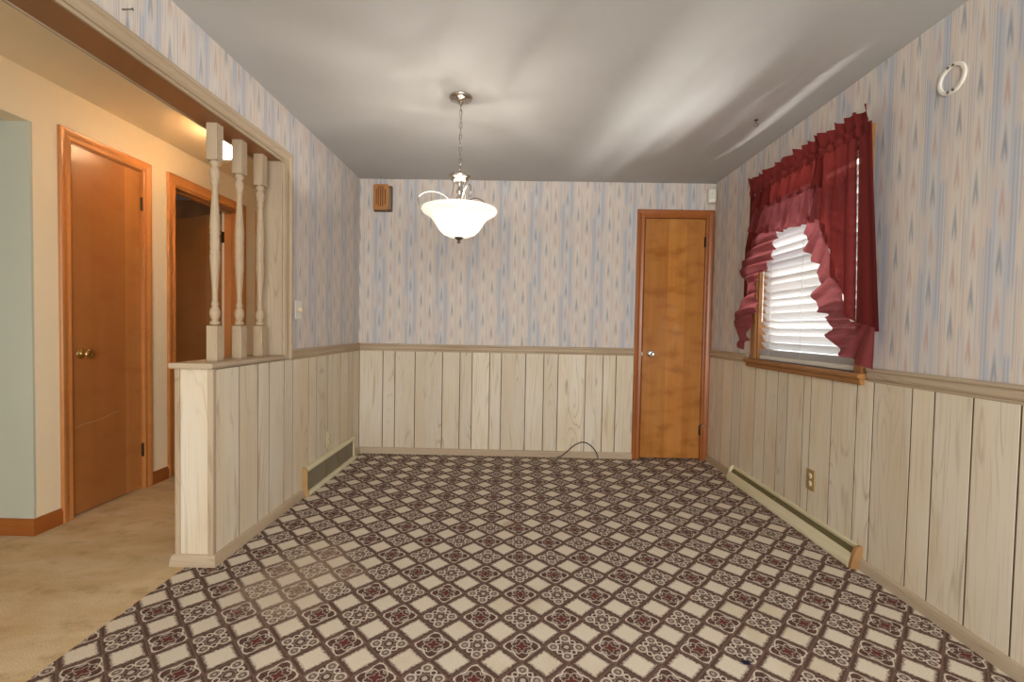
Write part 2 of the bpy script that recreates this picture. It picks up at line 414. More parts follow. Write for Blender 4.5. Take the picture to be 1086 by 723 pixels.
# ------------------------------------------------------------------ mesh helper
class MB:
    def __init__(s): s.v = []; s.f = []; s.mi = []; s.t = []; s.ax = []; s.sm = []
    def face(s, idx, mi=0, t=0.0, ax=0.0, sm=False):
        s.f.append(idx); s.mi.append(mi); s.t.append(t); s.ax.append(ax); s.sm.append(sm)
    def box(s, x0, x1, y0, y1, z0, z1, mi=0, t=0.0, ax=0.0, faces=None):
        n = len(s.v)
        s.v += [(x, y, z) for z in (z0, z1) for y in (y0, y1) for x in (x0, x1)]
        F = {'-z': (0, 2, 3, 1), '+z': (4, 5, 7, 6), '-y': (0, 1, 5, 4), '+y': (2, 6, 7, 3), '-x': (0, 4, 6, 2), '+x': (1, 3, 7, 5)}
        for k, q in F.items():
            s.face([n+i for i in q], (faces or {}).get(k, mi), t, ax)
        return s
    def extrude(s, prof, fn, a0, a1, mi=0, t=0.0, ax=1.0, sm=False, capmi=None):
        """closed profile [(d,z)], fn(d,z,a)->xyz, from a0 to a1"""
        n = len(s.v); k = len(prof)
        for a in (a0, a1): s.v += [tuple(fn(d, z, a)) for d, z in prof]
        for i in range(k):
            j = (i+1) % k; s.face([n+i, n+j, n+k+j, n+k+i], mi, t, ax, sm)
        s.face([n+i for i in range(k)][::-1], mi if capmi is None else capmi, t, ax); s.face([n+k+i for i in range(k)], mi if capmi is None else capmi, t, ax)
        return s
    def loft(s, rings, mi=0, t=0.0, ax=0.0, closed=True, sm=False, caps=True):
        n = len(s.v); k = len(rings[0])
        for r in rings: s.v += [tuple(p) for p in r]
        for a in range(len(rings)-1):
            for i in range(k if closed else k-1):
                j = (i+1) % k
                s.face([n+a*k+i, n+a*k+j, n+(a+1)*k+j, n+(a+1)*k+i], mi, t, ax, sm)
        if caps and closed:
            s.face([n+i for i in range(k)][::-1], mi, t, ax); s.face([n+(len(rings)-1)*k+i for i in range(k)], mi, t, ax)
        return s
    def lathe(s, prof, c=(0, 0, 0), axis='z', seg=24, mi=0, sm=True, t=0.0, phase=0.0):
        rings = []
        for r, h in prof:
            ring = []
            for i in range(seg):
                a = 2*PI*i/seg+phase; p = (r*math.cos(a), r*math.sin(a), h)
                if axis == 'x': p = (p[2], p[0], p[1])
                if axis == 'y': p = (p[0], p[2], -p[1])
                ring.append((c[0]+p[0], c[1]+p[1], c[2]+p[2]))
            rings.append(ring)
        return s.loft(rings, mi, t, 0.0, True, sm, caps=True)
    def tube(s, pts, r, seg=8, mi=0, sm=True, closed=False):
        P = [Vector(p) for p in pts]; n = len(P); rings = []; up = None
        for i in range(n):
            a = P[i-1] if (i or closed) else P[0]; b = P[(i+1) % n] if (i < n-1 or closed) else P[n-1]
            d = (b-a).normalized()
            if up is None:
                up = Vector((0, 0, 1)) if abs(d.z) < 0.9 else Vector((1, 0, 0))
            sx = d.cross(up)
            if sx.length < 1e-5: sx = d.cross(Vector((0, 1, 0)))
            sx.normalize(); uy = sx.cross(d).normalized(); up = uy
            rr = r[i] if isinstance(r, (list, tuple)) else r
            rings.append([P[i]+sx*(rr*math.cos(2*PI*k/seg))+uy*(rr*math.sin(2*PI*k/seg)) for k in range(seg)])
        if closed: rings.append(rings[0])
        return s.loft(rings, mi, sm=sm, caps=not closed)
    def grid(s, nu, nv, fn, mi=0, t=0.0, sm=True):
        n = len(s.v)
        for j in range(nv+1):
            for i in range(nu+1): s.v.append(tuple(fn(i/nu, j/nv)))
        for j in range(nv):
            for i in range(nu):
                a = n+j*(nu+1)+i; s.face([a, a+1, a+nu+2, a+nu+1], mi, t, 0.0, sm)
        return s
    def build(s, name, mats, parent=None, bevel=0.0, origin=None, seg=2, recalc=True):
        me = bpy.data.meshes.new(name)
        o0 = Vector(origin) if origin else Vector((0, 0, 0))
        me.from_pydata([tuple(Vector(v)-o0) for v in s.v], [], s.f)
        for m in (mats if isinstance(mats, (list, tuple)) else [mats]): me.materials.append(m)
        me.polygons.foreach_set('material_index', s.mi); me.polygons.foreach_set('use_smooth', s.sm)
        for nm, vals in (('tone', s.t), ('axis', s.ax)):
            a = me.attributes.new(nm, 'FLOAT', 'FACE'); a.data.foreach_set('value', vals)
        if recalc:
            bm = bmesh.new(); bm.from_mesh(me); bmesh.ops.recalc_face_normals(bm, faces=bm.faces); bm.to_mesh(me); bm.free()
        me.update()
        o = bpy.data.objects.new(name, me); C.objects.link(o)
        if parent is not None:
            o.parent = parent; o.location = o0-(parent.location if parent.parent is None else parent.parent.location+parent.location)
        else: o.location = o0
        if bevel:
            b = o.modifiers.new('bevel', 'BEVEL'); b.width = bevel; b.segments = seg; b.limit_method = 'ANGLE'; b.angle_limit = math.radians(40)
        return o

def tag(o, label, cat, group=None):
    o['label'] = label; o['category'] = cat
    if group: o['group'] = group
    return o
def thing(name, label, cat, loc, group=None):
    o = bpy.data.objects.new(name, None); C.objects.link(o); o.location = loc; o.empty_display_size = 0.1
    return tag(o, label, cat, group)
def struct(o): o['kind'] = 'structure'; return o
def arc(cx, cy, r, a0, a1, n): return [(cx+r*math.cos(math.radians(a0+(a1-a0)*i/n)), cy+r*math.sin(math.radians(a0+(a1-a0)*i/n))) for i in range(n+1)]
def smooth(pts, n=8, closed=False):
    P = [Vector(p) for p in pts]; out = []; m = len(P)
    for i in range(m if closed else m-1):
        p0 = P[i-1] if (i or closed) else P[0]; p1 = P[i]; p2 = P[(i+1) % m]; p3 = P[(i+2) % m] if (closed or i+2 < m) else P[-1]
        for k in range(n):
            t = k/n
            out.append(0.5*((2*p1)+(p2-p0)*t+(2*p0-5*p1+4*p2-p3)*t*t+(3*p1-p0-3*p2+p3)*t**3))
    if not closed: out.append(P[-1])
    return out
def lerp(a, b, t): return a+(b-a)*t
def pw(table, x):
    if x <= table[0][0]: return table[0][1]
    for (x0, y0), (x1, y1) in zip(table, table[1:]):
        if x <= x1: return lerp(y0, y1, (x-x0)/(x1-x0))
    return table[-1][1]

# ================================================================== ROOM SHELL
Y0 = -1.5; YE = 5.4; XW = -4.9
HI = HX-0.12                      # bedroom side of the hall wall
SEAM = -1.535
struct(MB().box(SEAM, XR+0.15, Y0, D+0.12, -0.06, 0).build('floor', CARPET))
struct(MB().box(HX-0.06, SEAM, Y0, YE, -0.06, 0).box(XW, HX-0.06, Y0, 2.353, -0.06, 0).build('floor_hall', BEIGE))
struct(MB().box(XW, HX-0.06, 2.353, YE, -0.06, 0).build('floor_bedroom', VINYL))
struct(MB().box(HI, XR+0.15, Y0, YE, H, H+0.08).box(XW, HI, Y0, YE, H, H+0.08).build('ceiling', [CEIL, CREAM]))
struct(MB().box(HX, XL-0.15, Y0, YE, H-0.012, H).build('ceiling_hall', CREAM))
# right wall with the window hole
WY0, WY1, WZ0, WZ1 = 2.315, 3.285, 0.955, 2.11
wr = MB()
for a in ((Y0, WY0, 0, H), (WY1, D+0.12, 0, H), (WY0, WY1, 0, WZ0), (WY0, WY1, WZ1, H)):
    wr.box(XR, XR+0.15, a[0], a[1], a[2], a[3], mi=1, faces={'-x': 0})
struct(wr.build('wall_right', [PAPER, EDGE]))
# back wall with the closet door hole
BX0, BX1, BZ1 = 1.095, 1.640, 2.142
wb = MB()
for a in ((XL-0.02, BX0, 0, H), (BX1, XR+0.02, 0, H), (BX0, BX1, BZ1, H)):
    wb.box(a[0], a[1], D, D+0.12, a[2], a[3], mi=1, faces={'-y': 0})
struct(wb.build('wall_back', [PAPER, EDGE]))
# left wall, header over the opening
OY = 2.735; OZ = 2.112
wl = MB()
wl.box(XL-0.15, XL, OY, YE, 0, H, mi=1, faces={'+x': 0}).box(XL-0.15, XL, Y0, OY, OZ+0.012, H, mi=1, faces={'+x': 0})
struct(wl.build('wall_left', [PAPER, CREAM]))
struct(MB().box(XL-0.15, XR+0.15, Y0-0.12, Y0, 0, H).box(XW, XL-0.15, Y0-0.12, Y0, 0, H).build('wall_rear', [CREAM]))
# hall wall with three door openings, then the living room opening
d1 = (2.560, 3.055); d2 = (3.345, 4.130); d3 = (4.455, 5.150); DZ = 2.150
wh = MB()
for a in ((2.365, d1[0], 0, H), (d1[1], d2[0], 0, H), (d2[1], d3[0], 0, H), (d3[1], YE, 0, H), (d1[0], d1[1], DZ, H), (d2[0], d2[1], DZ, H), (d3[0], d3[1], DZ, H), (0.55, 2.365, 2.168, H), (Y0, 0.55, 0, H)):
    wh.box(HI, HX, a[0], a[1], a[2], a[3])
struct(wh.build('wall_hall', CREAM))
struct(MB().box(XW, HX, 2.353, 2.365, 0, 2.168).box(XW, HI, 2.365, 2.453, 0, H).build('wall_living_room', GREY))
struct(MB().box(HX+0.0, XL-0.15, YE, YE+0.1, 0, H).box(XW, HI, YE, YE+0.1, 0, H).build('wall_hall_end', CREAM))
struct(MB().box(XW-0.1, XW, Y0, YE, 0, H).build('wall_far_left', GREY))
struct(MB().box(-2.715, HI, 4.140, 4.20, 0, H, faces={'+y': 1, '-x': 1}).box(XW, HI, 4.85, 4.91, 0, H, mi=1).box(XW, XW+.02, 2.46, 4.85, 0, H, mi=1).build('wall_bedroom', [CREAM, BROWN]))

# divider half wall below the balusters
HY0 = 2.105
hw = MB().box(XL-0.15, XL, HY0, OY, 0, 0.930)
halfwall = struct(hw.build('wall_divider', TRIM))
m = MB(); m.box(XL-0.165, XL+0.002, HY0-0.010, HY0, 0.0, 0.930, t=0.31); m.build('end_board', PANEL, halfwall, 0.002)
m = MB()
m.box(XL-0.168, XL-0.146, HY0-0.020, HY0-0.010, 0.03, 0.930, t=.2).box(XL-0.013, XL+0.012, HY0-0.020, HY0+0.004, 0.03, 0.930, t=.4)
m.build('corner_strip', TRIM, halfwall, 0.003)
m = MB(); m.extrude([(0, .930), (0.178, .930), (.186, .936), (.188, .943), (.186, .951), (.180, .956), (-.014, .956), (-.020, .950), (-.020, .938), (-.014, .930)], lambda d, z, a: (XL-0.165+d, a, z), 2.068, OY-0.002, t=.6)
m.build('ledge_cap', TRIM, halfwall, 0.002)

# ---------------------------------------------------------------- wainscot boards
def boards(cuts, place, z0, z1, mesh, seed):
    rnd = random.Random(seed)
    g = 0.0068
    for a, b in zip(cuts, cuts[1:]):
        place(mesh, a+g/2, b-g/2, z0, z1, rnd.random())
TH = 0.010
RB = 0.925
lc = [HY0+0.004, 2.291, 2.458, 2.569, 2.735, 2.843, 3.062, 3.178, 3.375, 3.608, 3.781, 3.888, D-0.008]
m = MB(); m.box(XL, XL+0.0085, HY0, D, 0.0, RB, mi=1)
boards(lc, lambda q, a, b, z0, z1, t: q.box(XL+0.0085, XL+TH, a, b, z0, z1, t=t), 0.0, RB, m, 3)
struct(m.build('trim_1', [PANEL, GROOVE], bevel=0.0008))
bc = [XL+TH, -1.201, -1.092, -0.913, -0.668, -0.511, -0.403, -0.246, -0.143, 0.074, 0.235, 0.362, 0.605, 0.76, 0.875, 1.032]
m = MB(); m.box(XL+TH, 1.032, D-0.0085, D, 0, RB, mi=1)
boards(bc, lambda q, a, b, z0, z1, t: q.box(a, b, D-TH, D-0.0085, z0, z1, t=t), 0, RB, m, 5)
struct(m.build('trim_2', [PANEL, GROOVE], bevel=0.0008))
rc = [0.0, 0.18, 0.31, 0.52, 0.70, 0.84, 1.02, 1.13, 1.29, 1.40, 1.549, 1.711, 1.868, 1.974, 2.184, 2.291, 2.471, 2.647, 2.714, 2.873, 2.982, 3.125, 3.265, 3.467, 3.606, 3.781, 3.90, D-0.006]
m = MB(); m.box(XR-0.0085, XR, 0.0, D, 0, RB, mi=1)
boards(rc, lambda q, a, b, z0, z1, t: q.box(XR-TH, XR-0.0085, a, b, z0, z1, t=t), 0, RB, m, 8)
struct(m.build('trim_3', [PANEL, GROOVE], bevel=0.0008))

# ---------------------------------------------------------------- chair rails and baseboards
RAIL = [(0, .918), (.010, .918), (.012, .924), (.010, .930), (.016, .934), (.020, .942), (.020, .948), (.016, .953), (.014, .960), (.015, .966), (.022, .971), (.023, .979), (.018, .985), (0, .986)]
BASE = [(0, 0), (.018, 0), (.018, .012), (.016, .030), (.013, .044), (.009, .052), (0, .055)]
def mitre(prof, fn, a0, a1, k0, k1, mb, t):
    """profile run with mitred ends: end position shifts by k*d"""
    rings = [[fn(d, z, a0+k0*d) for d, z in prof], [fn(d, z, a1+k1*d) for d, z in prof]]
    return mb.loft(rings, t=t, ax=1.0)
fl = lambda d, z, a: (XL+d, a, z); fb = lambda d, z, a: (a, D-d, z); fr = lambda d, z, a: (XR-d, a, z)
struct(mitre(RAIL, fl, 2.812, D, 0, -1, MB(), .15).build('trim_4', TRIM))
struct(mitre(RAIL, fb, XL, 1.031, 1, 0, MB(), .35).build('trim_5', TRIM))
m = MB(); mitre(RAIL, fr, 3.375, D-0.002, 0, -0.4, m, .55)
struct(m.build('trim_6', TRIM))
m = MB(); mitre(RAIL, fr, 0.0, 2.225, 0, 0, m, .75)
struct(m.build('trim_7', TRIM))
off = TH
bl = lambda d, z, a: (XL+off+d, a, z); bb = lambda d, z, a: (a, D-off-d, z); br = lambda d, z, a: (XR-off-d, a, z); be = lambda d, z, a: (a, HY0-0.010-d, z)
m = MB(); mitre(BASE, bl, HY0-0.010, D-off, -1, -1, m, .2); mitre(BASE, be, XL-0.172, XL+off, -1, 1, m, .3)
struct(m.build('baseboard_left', TRIM))
struct(mitre(BASE, bb, XL+off, 1.03, 1, 0, MB(), .4).build('baseboard_back', TRIM))
struct(mitre(BASE, br, 0.0, D-off-0.012, 0, -0.3, MB(), .8).build('baseboard_right', TRIM))
HB = [(0, 0), (.014, 0), (.014, .065), (.010, .078), (.004, .086), (0, .088)]
fh = lambda d, z, a: (HX+d, a, z)
m = MB(); mitre(HB, fh, 2.353, d1[0]-0.066, -1, 0, m, .2); mitre(HB, fh, d1[1]+0.066, d2[0]-0.074, 0, 0, m, .3); mitre(HB, fh, d2[1]+0.074, d3[0]-0.074, 0, 0, m, .3)
mitre(HB, lambda d, z, a: (a, 2.353-d, z), XW, HX, 0, 1, m, .5)
struct(m.build('baseboard_hall', CASING))

# ---------------------------------------------------------------- casing of the divider opening
CAS = [(0, 0), (0, .010), (.005, .014), (.010, .014), (.012, .008), (.015, .008), (.017, .015), (.024, .015), (.026, .009), (.034, .009), (.046, .013), (.054, .019), (.057, .024), (.066, .026), (.073, .024), (.076, .018), (.076, 0)]
def casing_path(mb, prof, fn, path, t=0.0):
    """path = list of (a, z, oa, oz): corner of the inner edge and its outward offset direction"""
    rings = [[fn(p[0]+w*p[2], p[1]+w*p[3], d) for w, d in prof] for p in path]
    for i in range(len(rings)-1):
        vert = abs(path[i+1][1]-path[i][1]) > abs(path[i+1][0]-path[i][0])
        mb.loft([rings[i], rings[i+1]], t=t+0.13*i, ax=0.0 if vert else 1.0)
    return mb
wallL = lambda a, z, d: (XL+d, a, z)
wallH = lambda a, z, d: (XL-0.15-d, a, z)
m = MB(); casing_path(m, CAS, wallL, [(Y0, OZ-0.006, 0, 1), (OY, OZ-0.006, 1, 1), (OY, 0.931, 1, 0)], .3)
casing_path(m, CAS[:2]+[(.04, .012), (.045, .0)], wallH, [(Y0, OZ-0.004, 0, 1), (OY, OZ-0.004, 1, 1), (OY, 0.0, 1, 0)], .3)
op = struct(m.build('trim_8', TRIM))
m = MB(); m.box(XL-0.148, XL-0.002, Y0, OY, OZ, OZ+0.012, ax=1.0); m.build('header_board', BROWN, op, 0.001)
m = MB(); m.box(XL-0.150, XL, OY-0.014, OY, 0.956, OZ, t=0.77); m.build('jamb_board', TRIM, op, 0.001)

# ================================================================== DOORS
DC = [(0, 0), (0, .010), (.008, .014), (.018, .012), (.026, .011), (.040, .016), (.050, .018), (.060, .018), (.064, .014), (.064, 0)]
def scaled(p, w): k = w/p[-1][0]; return [(a*k, b) for a, b in p]
def knob(parent, at, axis, s, mats, label=None):
    x, y, z = at
    prof = [(0.0, 0), (.030, 0), (.032, .003), (.028, .007), (.014, .010), (.011, .016), (.010, .030), (.014, .034), (.024, .038), (.029, .046), (.029, .054), (.024, .060), (.012, .063), (.010, .060), (0.0, .060)]
    prof = [(r, h*s) for r, h in prof]
    return MB().lathe(prof, at, axis, 24).build('knob', mats, parent)
def hinge(parent, at, ax, mat=DARKM, h=0.085):
    x, y, z = at; m = MB()
    m.lathe([(0, -h/2-.004), (.003, -h/2-.004), (.006, -h/2), (.006, h/2), (.003, h/2+.004), (0, h/2+.004)], at, 'z', 10)
    if ax == 'y': m.box(x-.001, x+.001, y-.012, y+.012, z-h/2, z+h/2)
    else: m.box(x-.012, x+.012, y+.003, y+.005, z-h/2, z+h/2)
    return m.build('hinge', mat, parent)
# closet door in the back wall
dr = MB().box(1.107, 1.631, D+0.000, D+0.035, 0.012, 2.130).build('door_1', DOOR, bevel=0.002)
struct(dr)
m = MB(); casing_path(m, scaled(DC, .068), lambda a, z, d: (a, D-d, z), [(BX0+0.004, 0, -1, 0), (BX0+0.004, BZ1-0.004, -1, 1), (BX1-0.004, BZ1-0.004, 1, 1), (BX1-0.004, 0, 1, 0)])
m.build('casing', CASING, dr)
m = MB(); m.box(BX0, BX0+0.008, D, D+.10, 0, BZ1).box(BX1-.006, BX1, D, D+.10, 0, BZ1).box(BX0, BX1, D, D+.10, BZ1-.008, BZ1).box(BX0+.008, BX1-.006, D+.04, D+.055, 0, BZ1)
m.build('jamb', CASING, dr)
knob(dr, (1.178, D, 0.940), 'y', -0.75, CHROME)
m = MB(); m.box(BX0+0.001, BX0+0.010, D-0.013, D-0.002, .925, .953); m.build('strike_plate', CHROME, dr)
hinge(dr, (1.633, D-0.008, 1.929), 'x'); hinge(dr, (1.633, D-0.008, 0.267), 'x')
m = MB(); m.tube([(1.640, D-.014, .318), (1.640, D-.045, .318)], .005); m.tube([(1.640, D-.030, .318), (1.668, D-.036, .318)], .006); m.tube([(1.640, D-.045, .318), (1.640, D-.053, .318)], .009, 10)
m.build('door_stop', CHROME, dr)
# hall closet door
dr = MB().box(HX-.038, HX-.003, d1[0]+.006, d1[1]-.006, 0.012, 2.140).build('door_2', HALLDOOR, bevel=0.002); struct(dr)
m = MB(); casing_path(m, scaled(DC, .066), lambda a, z, d: (HX+d, a, z), [(d1[0], 0, -1, 0), (d1[0], DZ-.002, -1, 1), (d1[1], DZ-.002, 1, 1), (d1[1], 0, 1, 0)])
m.build('casing', HCASE, dr)
m = MB(); m.box(HX-.055, HX-.040, d1[0], d1[1], 0, DZ).box(HX-.04, HX, d1[0], d1[0]+.005, 0, DZ).box(HX-.04, HX, d1[1]-.005, d1[1], 0, DZ).box(HX-.04, HX, d1[0]+.005, d1[1]-.005, DZ-.009, DZ); m.build('jamb', HCASE, dr)
kb = knob(dr, (HX-.003, 2.622, 0.948), 'x', 1.0, BRASS)
hinge(dr, (HX+.004, d1[1]-.004, 1.93), 'y'); hinge(dr, (HX+.004, d1[1]-.004, 0.27), 'y')
m = MB(); pts = [(HX-.0032, 2.545+.04+.30*t, .520+.045*t+.005*math.sin(9*t)) for t in [i/14 for i in range(15)]]
m.tube(pts, .0008, 5); m.build('scratch', IVORY, dr)
# bedroom door standing open inside its doorway
mb_ = MB(); hx_, hy_, an_ = -2.722, 4.118, math.radians(26)
mb_.box(0, .775, -.018, .018, 0.022, 2.130)
mb_.v = [(hx_-x*math.cos(an_)+y*math.sin(an_), hy_+x*math.sin(an_)+y*math.cos(an_), z) for x, y, z in mb_.v]
dr = mb_.build('door_3', HALLDOOR, bevel=0.002); struct(dr)
m = MB(); casing_path(m, scaled(DC, .075), lambda a, z, d: (HX+d, a, z), [(d2[0], 0, -1, 0), (d2[0], DZ-.002, -1, 1), (d2[1], DZ-.002, 1, 1), (d2[1], 0, 1, 0)])
m.build('casing', HCASE, dr)
m = MB(); m.box(HI-.01, HX, d2[0], d2[0]+.014, 0, DZ).box(HI-.01, HX, d2[1]-.014, d2[1], 0, DZ).box(HI-.01, HX, d2[0]+.014, d2[1]-.014, DZ-.014, DZ)
m.box(HI+.03, HI+.06, d2[0]+.014, d2[0]+.026, 0, DZ-.014).box(HI+.03, HI+.06, d2[1]-.026, d2[1]-.014, 0, DZ-.014).box(HI+.03, HI+.06, d2[0]+.026, d2[1]-.026, DZ-.026, DZ-.014)
m.build('jamb', HCASE, dr)
m = MB(); m.lathe([(0, -.05), (.006, -.05), (.006, .05), (0, .05)], (-2.712, 4.105, 1.92), 'z', 10); m.box(-2.712, -2.672, 4.128, 4.134, 1.87, 1.97)
m.build('hinge', DARKM, dr)
m = MB(); m.box(HI-.01, HX, d2[0]+.014, d2[1]-.014, 0.0, .008); m.build('threshold', plain('grey_threshold', srgb(160, 150, 138), .5), dr)
# last hall door, only its edge shows
dr = MB().box(HX-.060, HX-.025, d3[0]+.006, d3[1]-.006, 0.012, 2.140).build('door_4', HALLDOOR, bevel=0.002); struct(dr)
m = MB(); casing_path(m, scaled(DC, .075), lambda a, z, d: (HX+d, a, z), [(d3[0], 0, -1, 0), (d3[0], DZ-.002, -1, 1), (d3[1], DZ-.002, 1, 1), (d3[1], 0, 1, 0)])
m.build('casing', HCASE, dr)
hinge(dr, (HX-.018, d3[0]+.010, 1.3), 'y', CHROME, .2)

# ================================================================== WINDOW
wy0, wy1 = WY0, WY1
fr_ = MB()
casing_path(fr_, [(0, 0), (0, .014), (.010, .018), (.052, .018), (.060, .012), (.060, 0)], lambda a, z, d: (XR-d, a, z), [(wy0, WZ0, -1, 0), (wy0, WZ1, -1, 1), (wy1, WZ1, 1, 1), (wy1, WZ0, 1, 0)])
win = struct(fr_.build('window_1', SILLW))
m = MB()
m.extrude([(0.0, .930), (.046, .930), (.052, .935), (.054, .9425), (.052, .950), (.046, .955), (-.10, .955), (-.10, .930)], lambda d, z, a: (XR-d, a, z), 2.232, 3.372)
m.build('sill', SILLW, win, 0.002)
m = MB(); m.extrude([(0.0, .898), (.016, .898), (.022, .906), (.026, .918), (.022, .930), (0, .930)], lambda d, z, a: (XR-TH-d, a, z), 2.245, 3.360); m.build('apron', SILLW, win)
m = MB()
m.box(XR, XR+.15, wy0-.001, wy0+.014, WZ0, WZ1).box(XR, XR+.15, wy1-.014, wy1+.001, WZ0, WZ1).box(XR, XR+.15, wy0, wy1, WZ1-.014, WZ1+.001)
m.build('jamb', SILLW, win)
m = MB(); sx0, sx1 = XR+.09, XR+.125
for (a, b, c_, d_) in ((wy0+.014, wy0+.06, WZ0, WZ1-.014), (wy1-.06, wy1-.014, WZ0, WZ1-.014), (wy0+.06, wy1-.06, WZ0, WZ0+.06), (wy0+.06, wy1-.06, WZ1-.07, WZ1-.014), (wy0+.06, wy1-.06, 1.50, 1.55)):
    m.box(sx0, sx1, a, b, c_, d_)
m.build('sash', WHITE, win, 0.003)
m = MB(); m.box(XR+.105, XR+.110, wy0+.06, wy1-.06, WZ0+.06, WZ1-.07); m.build('pane', GLASS, win)
struct(MB().box(XR+.15, 9, -3, 9, -.36, -.30).build('ground_outside', PAVE))

# blind
bl_ = thing('venetian_blind', 'white horizontal slat blind lowered inside the window behind the burgundy curtains', 'blind', (XR+.045, 2.80, WZ0))
BXc = XR+.040; b0, b1 = wy0+.018, wy1-.018
m = MB(); m.box(BXc-.025, BXc+.03, b0, b1, WZ1-.065, WZ1-.018); m.build('headrail', WHITE, bl_, .003)
m = MB(); z = 1.055; k = 0
rnd = random.Random(4)
while z < WZ1-.075:
    ang = math.radians(55+9*math.sin(k*1.75)+rnd.uniform(-2, 2)); w = .027
    pr = []
    for q in range(5):
        s_ = -1+q*0.5; pr.append((s_*w*math.cos(ang)-.002*(1-s_*s_)*math.sin(ang), -s_*w*math.sin(ang)*-1*-1*-1 if False else -s_*w*math.sin(ang)-.002*(1-s_*s_)*math.cos(ang)*0))
    # inner edge (towards the room, -x) is the high one
    top = [(d, h+.0014) for d, h in pr]; bot = [(d, h-.0014) for d, h in pr][::-1]
    m.extrude(top+bot, lambda d, h, a, zz=z: (BXc+d, a, zz+h), b0, b1, sm=False)
    z += .0495; k += 1
m.build('slats', SLAT, bl_)
m = MB()
for q in range(8): m.box(BXc-.026, BXc+.026, b0, b1, .988+q*.0052, .988+q*.0052+.003)
m.build('stacked_slats', SLAT, bl_)
m = MB(); m.box(BXc-.026, BXc+.026, b0, b1, .957, .986); m.build('bottom_rail', WHITE, bl_, .004)
for yy in (2.46, 2.80, 3.14):
    m = MB(); m.tube([(BXc-.029, yy, .975), (BXc-.029, yy, WZ1-.06)], .0012, 5); m.build('ladder_cord', WHITE, bl_)
m = MB(); m.tube([(BXc-.034, 3.235, 1.22), (BXc-.034, 3.235, WZ1-.06)], .004, 8); m.build('tilt_wand', WHITE, bl_)

# ================================================================== CURTAINS
rod = thing('curtain_rod', 'slim white curtain rod hidden in the gathered heading above the window', 'rod', (XR, 2.75, 2.11))
RX = XR-.075
m = MB(); m.tube(smooth([(XR-.004, 2.305, 2.115), (RX+.03, 2.285, 2.115), (RX, 2.27, 2.115), (RX, 2.75, 2.115), (RX, 3.22, 2.115), (RX+.02, 3.245, 2.115), (XR-.004, 3.245, 2.115)], 6), .006, 8); m.build('rod_tube', WHITE, rod)
for yb_ in (2.295, 3.235):
    m = MB(); m.box(XR-.030, XR-.019, yb_, yb_+.02, 2.08, 2.15); m.build('bracket', WHITE, rod)

def wave(y, f, ph=0): return math.sin(y*f+ph)+0.45*math.sin(y*f*1.73+ph*2.1)+0.3*math.sin(y*f*0.61+1.3*ph)
FX = RX-.012                      # front face of the gathered fabric
def pleat(y, v):                  # gathered at the rod, opening downward
    return wave(y, 62, .4)*(.006+.014*min(1, v*1.4))+.006*math.sin(y*150)*(1-v)
def heading(mb, y0, y1, n, z0=2.095, z1=2.222, ph=0.0):
    def fn(u, v):
        y = lerp(y0, y1, u); flare = max(0, (v-.35)/.65)
        x = FX-.004-wave(y, 95, ph)*(.005+.011*flare)-.006*flare
        z = lerp(z0, z1, v)+flare*.007*wave(y, 60, ph+1)-flare*.006
        y2 = y+.008*flare*math.cos(y*95+ph)
        if v < .4: x += -.006*math.sin(v/.4*PI)
        return (x, y2, z)
    mb.grid(n, 10, fn)
# valance
val = thing('curtain_valance', 'gathered burgundy valance with a ruffled hem between the two curtain panels', 'curtain', (FX, 2.86, 1.85))
m = MB(); heading(m, 2.53, 3.25, 150, ph=.2); m.build('heading', CLOTH, val, recalc=False)
def vz(y): return pw([(2.45, 1.934), (2.69, 1.945), (2.83, 1.948), (3.04, 1.955), (3.25, 1.985)], y)
def f_val(u, v):
    y = lerp(2.50, 3.22, u); z = lerp(2.10, vz(y), v)
    return (FX-pleat(y, v)-.012*v, y, z)
m = MB(); m.grid(150, 14, f_val); m.build('skirt', CLOTH, val, recalc=False)
def vb(y): return pw([(2.45, 1.745), (2.53, 1.752), (2.61, 1.766), (2.72, 1.769), (2.87, 1.778), (3.06, 1.813), (3.25, 1.86)], y)
def f_vr(u, v):
    y = lerp(2.50, 3.185, u); z = lerp(vz(y)+.022, vb(y), v)+(.010*math.sin(y*70) if v > .8 else 0)
    g = abs(v-.13)/.13 if v < .26 else 1
    amp = .006+.026*v if v > .13 else .010
    return (FX-.020-wave(y, 96, 1.1)*amp*.8-.006*min(1, g)-.018*v, y+.006*v*math.cos(y*96), z)
m = MB(); m.grid(170, 16, f_vr); m.build('ruffle', SHEER, val, recalc=False)

# right panel (nearer the camera)
rp = thing('window_curtain', 'near burgundy curtain panel right of the window with a cascading ruffle', 'curtain', (FX, 2.30, 1.10), 'ruffled burgundy curtain panels')
m = MB(); heading(m, 2.170, 2.56, 84, ph=1.7); m.build('heading', CLOTH, rp, recalc=False)
seamR = [(2.05, 1.150), (2.09, 1.165), (2.148, 1.182), (2.20, 1.200), (2.235, 1.225), (2.29, 1.345), (2.345, 1.455), (2.40, 1.60), (2.435, 1.695), (2.48, 1.735), (2.55, 1.775)]
def f_rp(u, v):
    yt = lerp(2.246, 2.555, u); yb = lerp(2.196, 2.53, u)
    zb = pw(seamR, yb); k_ = min(1, (2.10-lerp(2.10, zb, v))/.9); y = lerp(yt, yb, k_); z = lerp(2.10, zb, v)
    return (FX-.006-wave(yt, 74, 2.0)*(.005+.019*min(1, k_*2.5))*min(1, u*5+.1)-.010*k_, y, z)
m = MB(); m.grid(110, 40, f_rp); m.build('panel_cloth', CLOTH, rp, recalc=False)
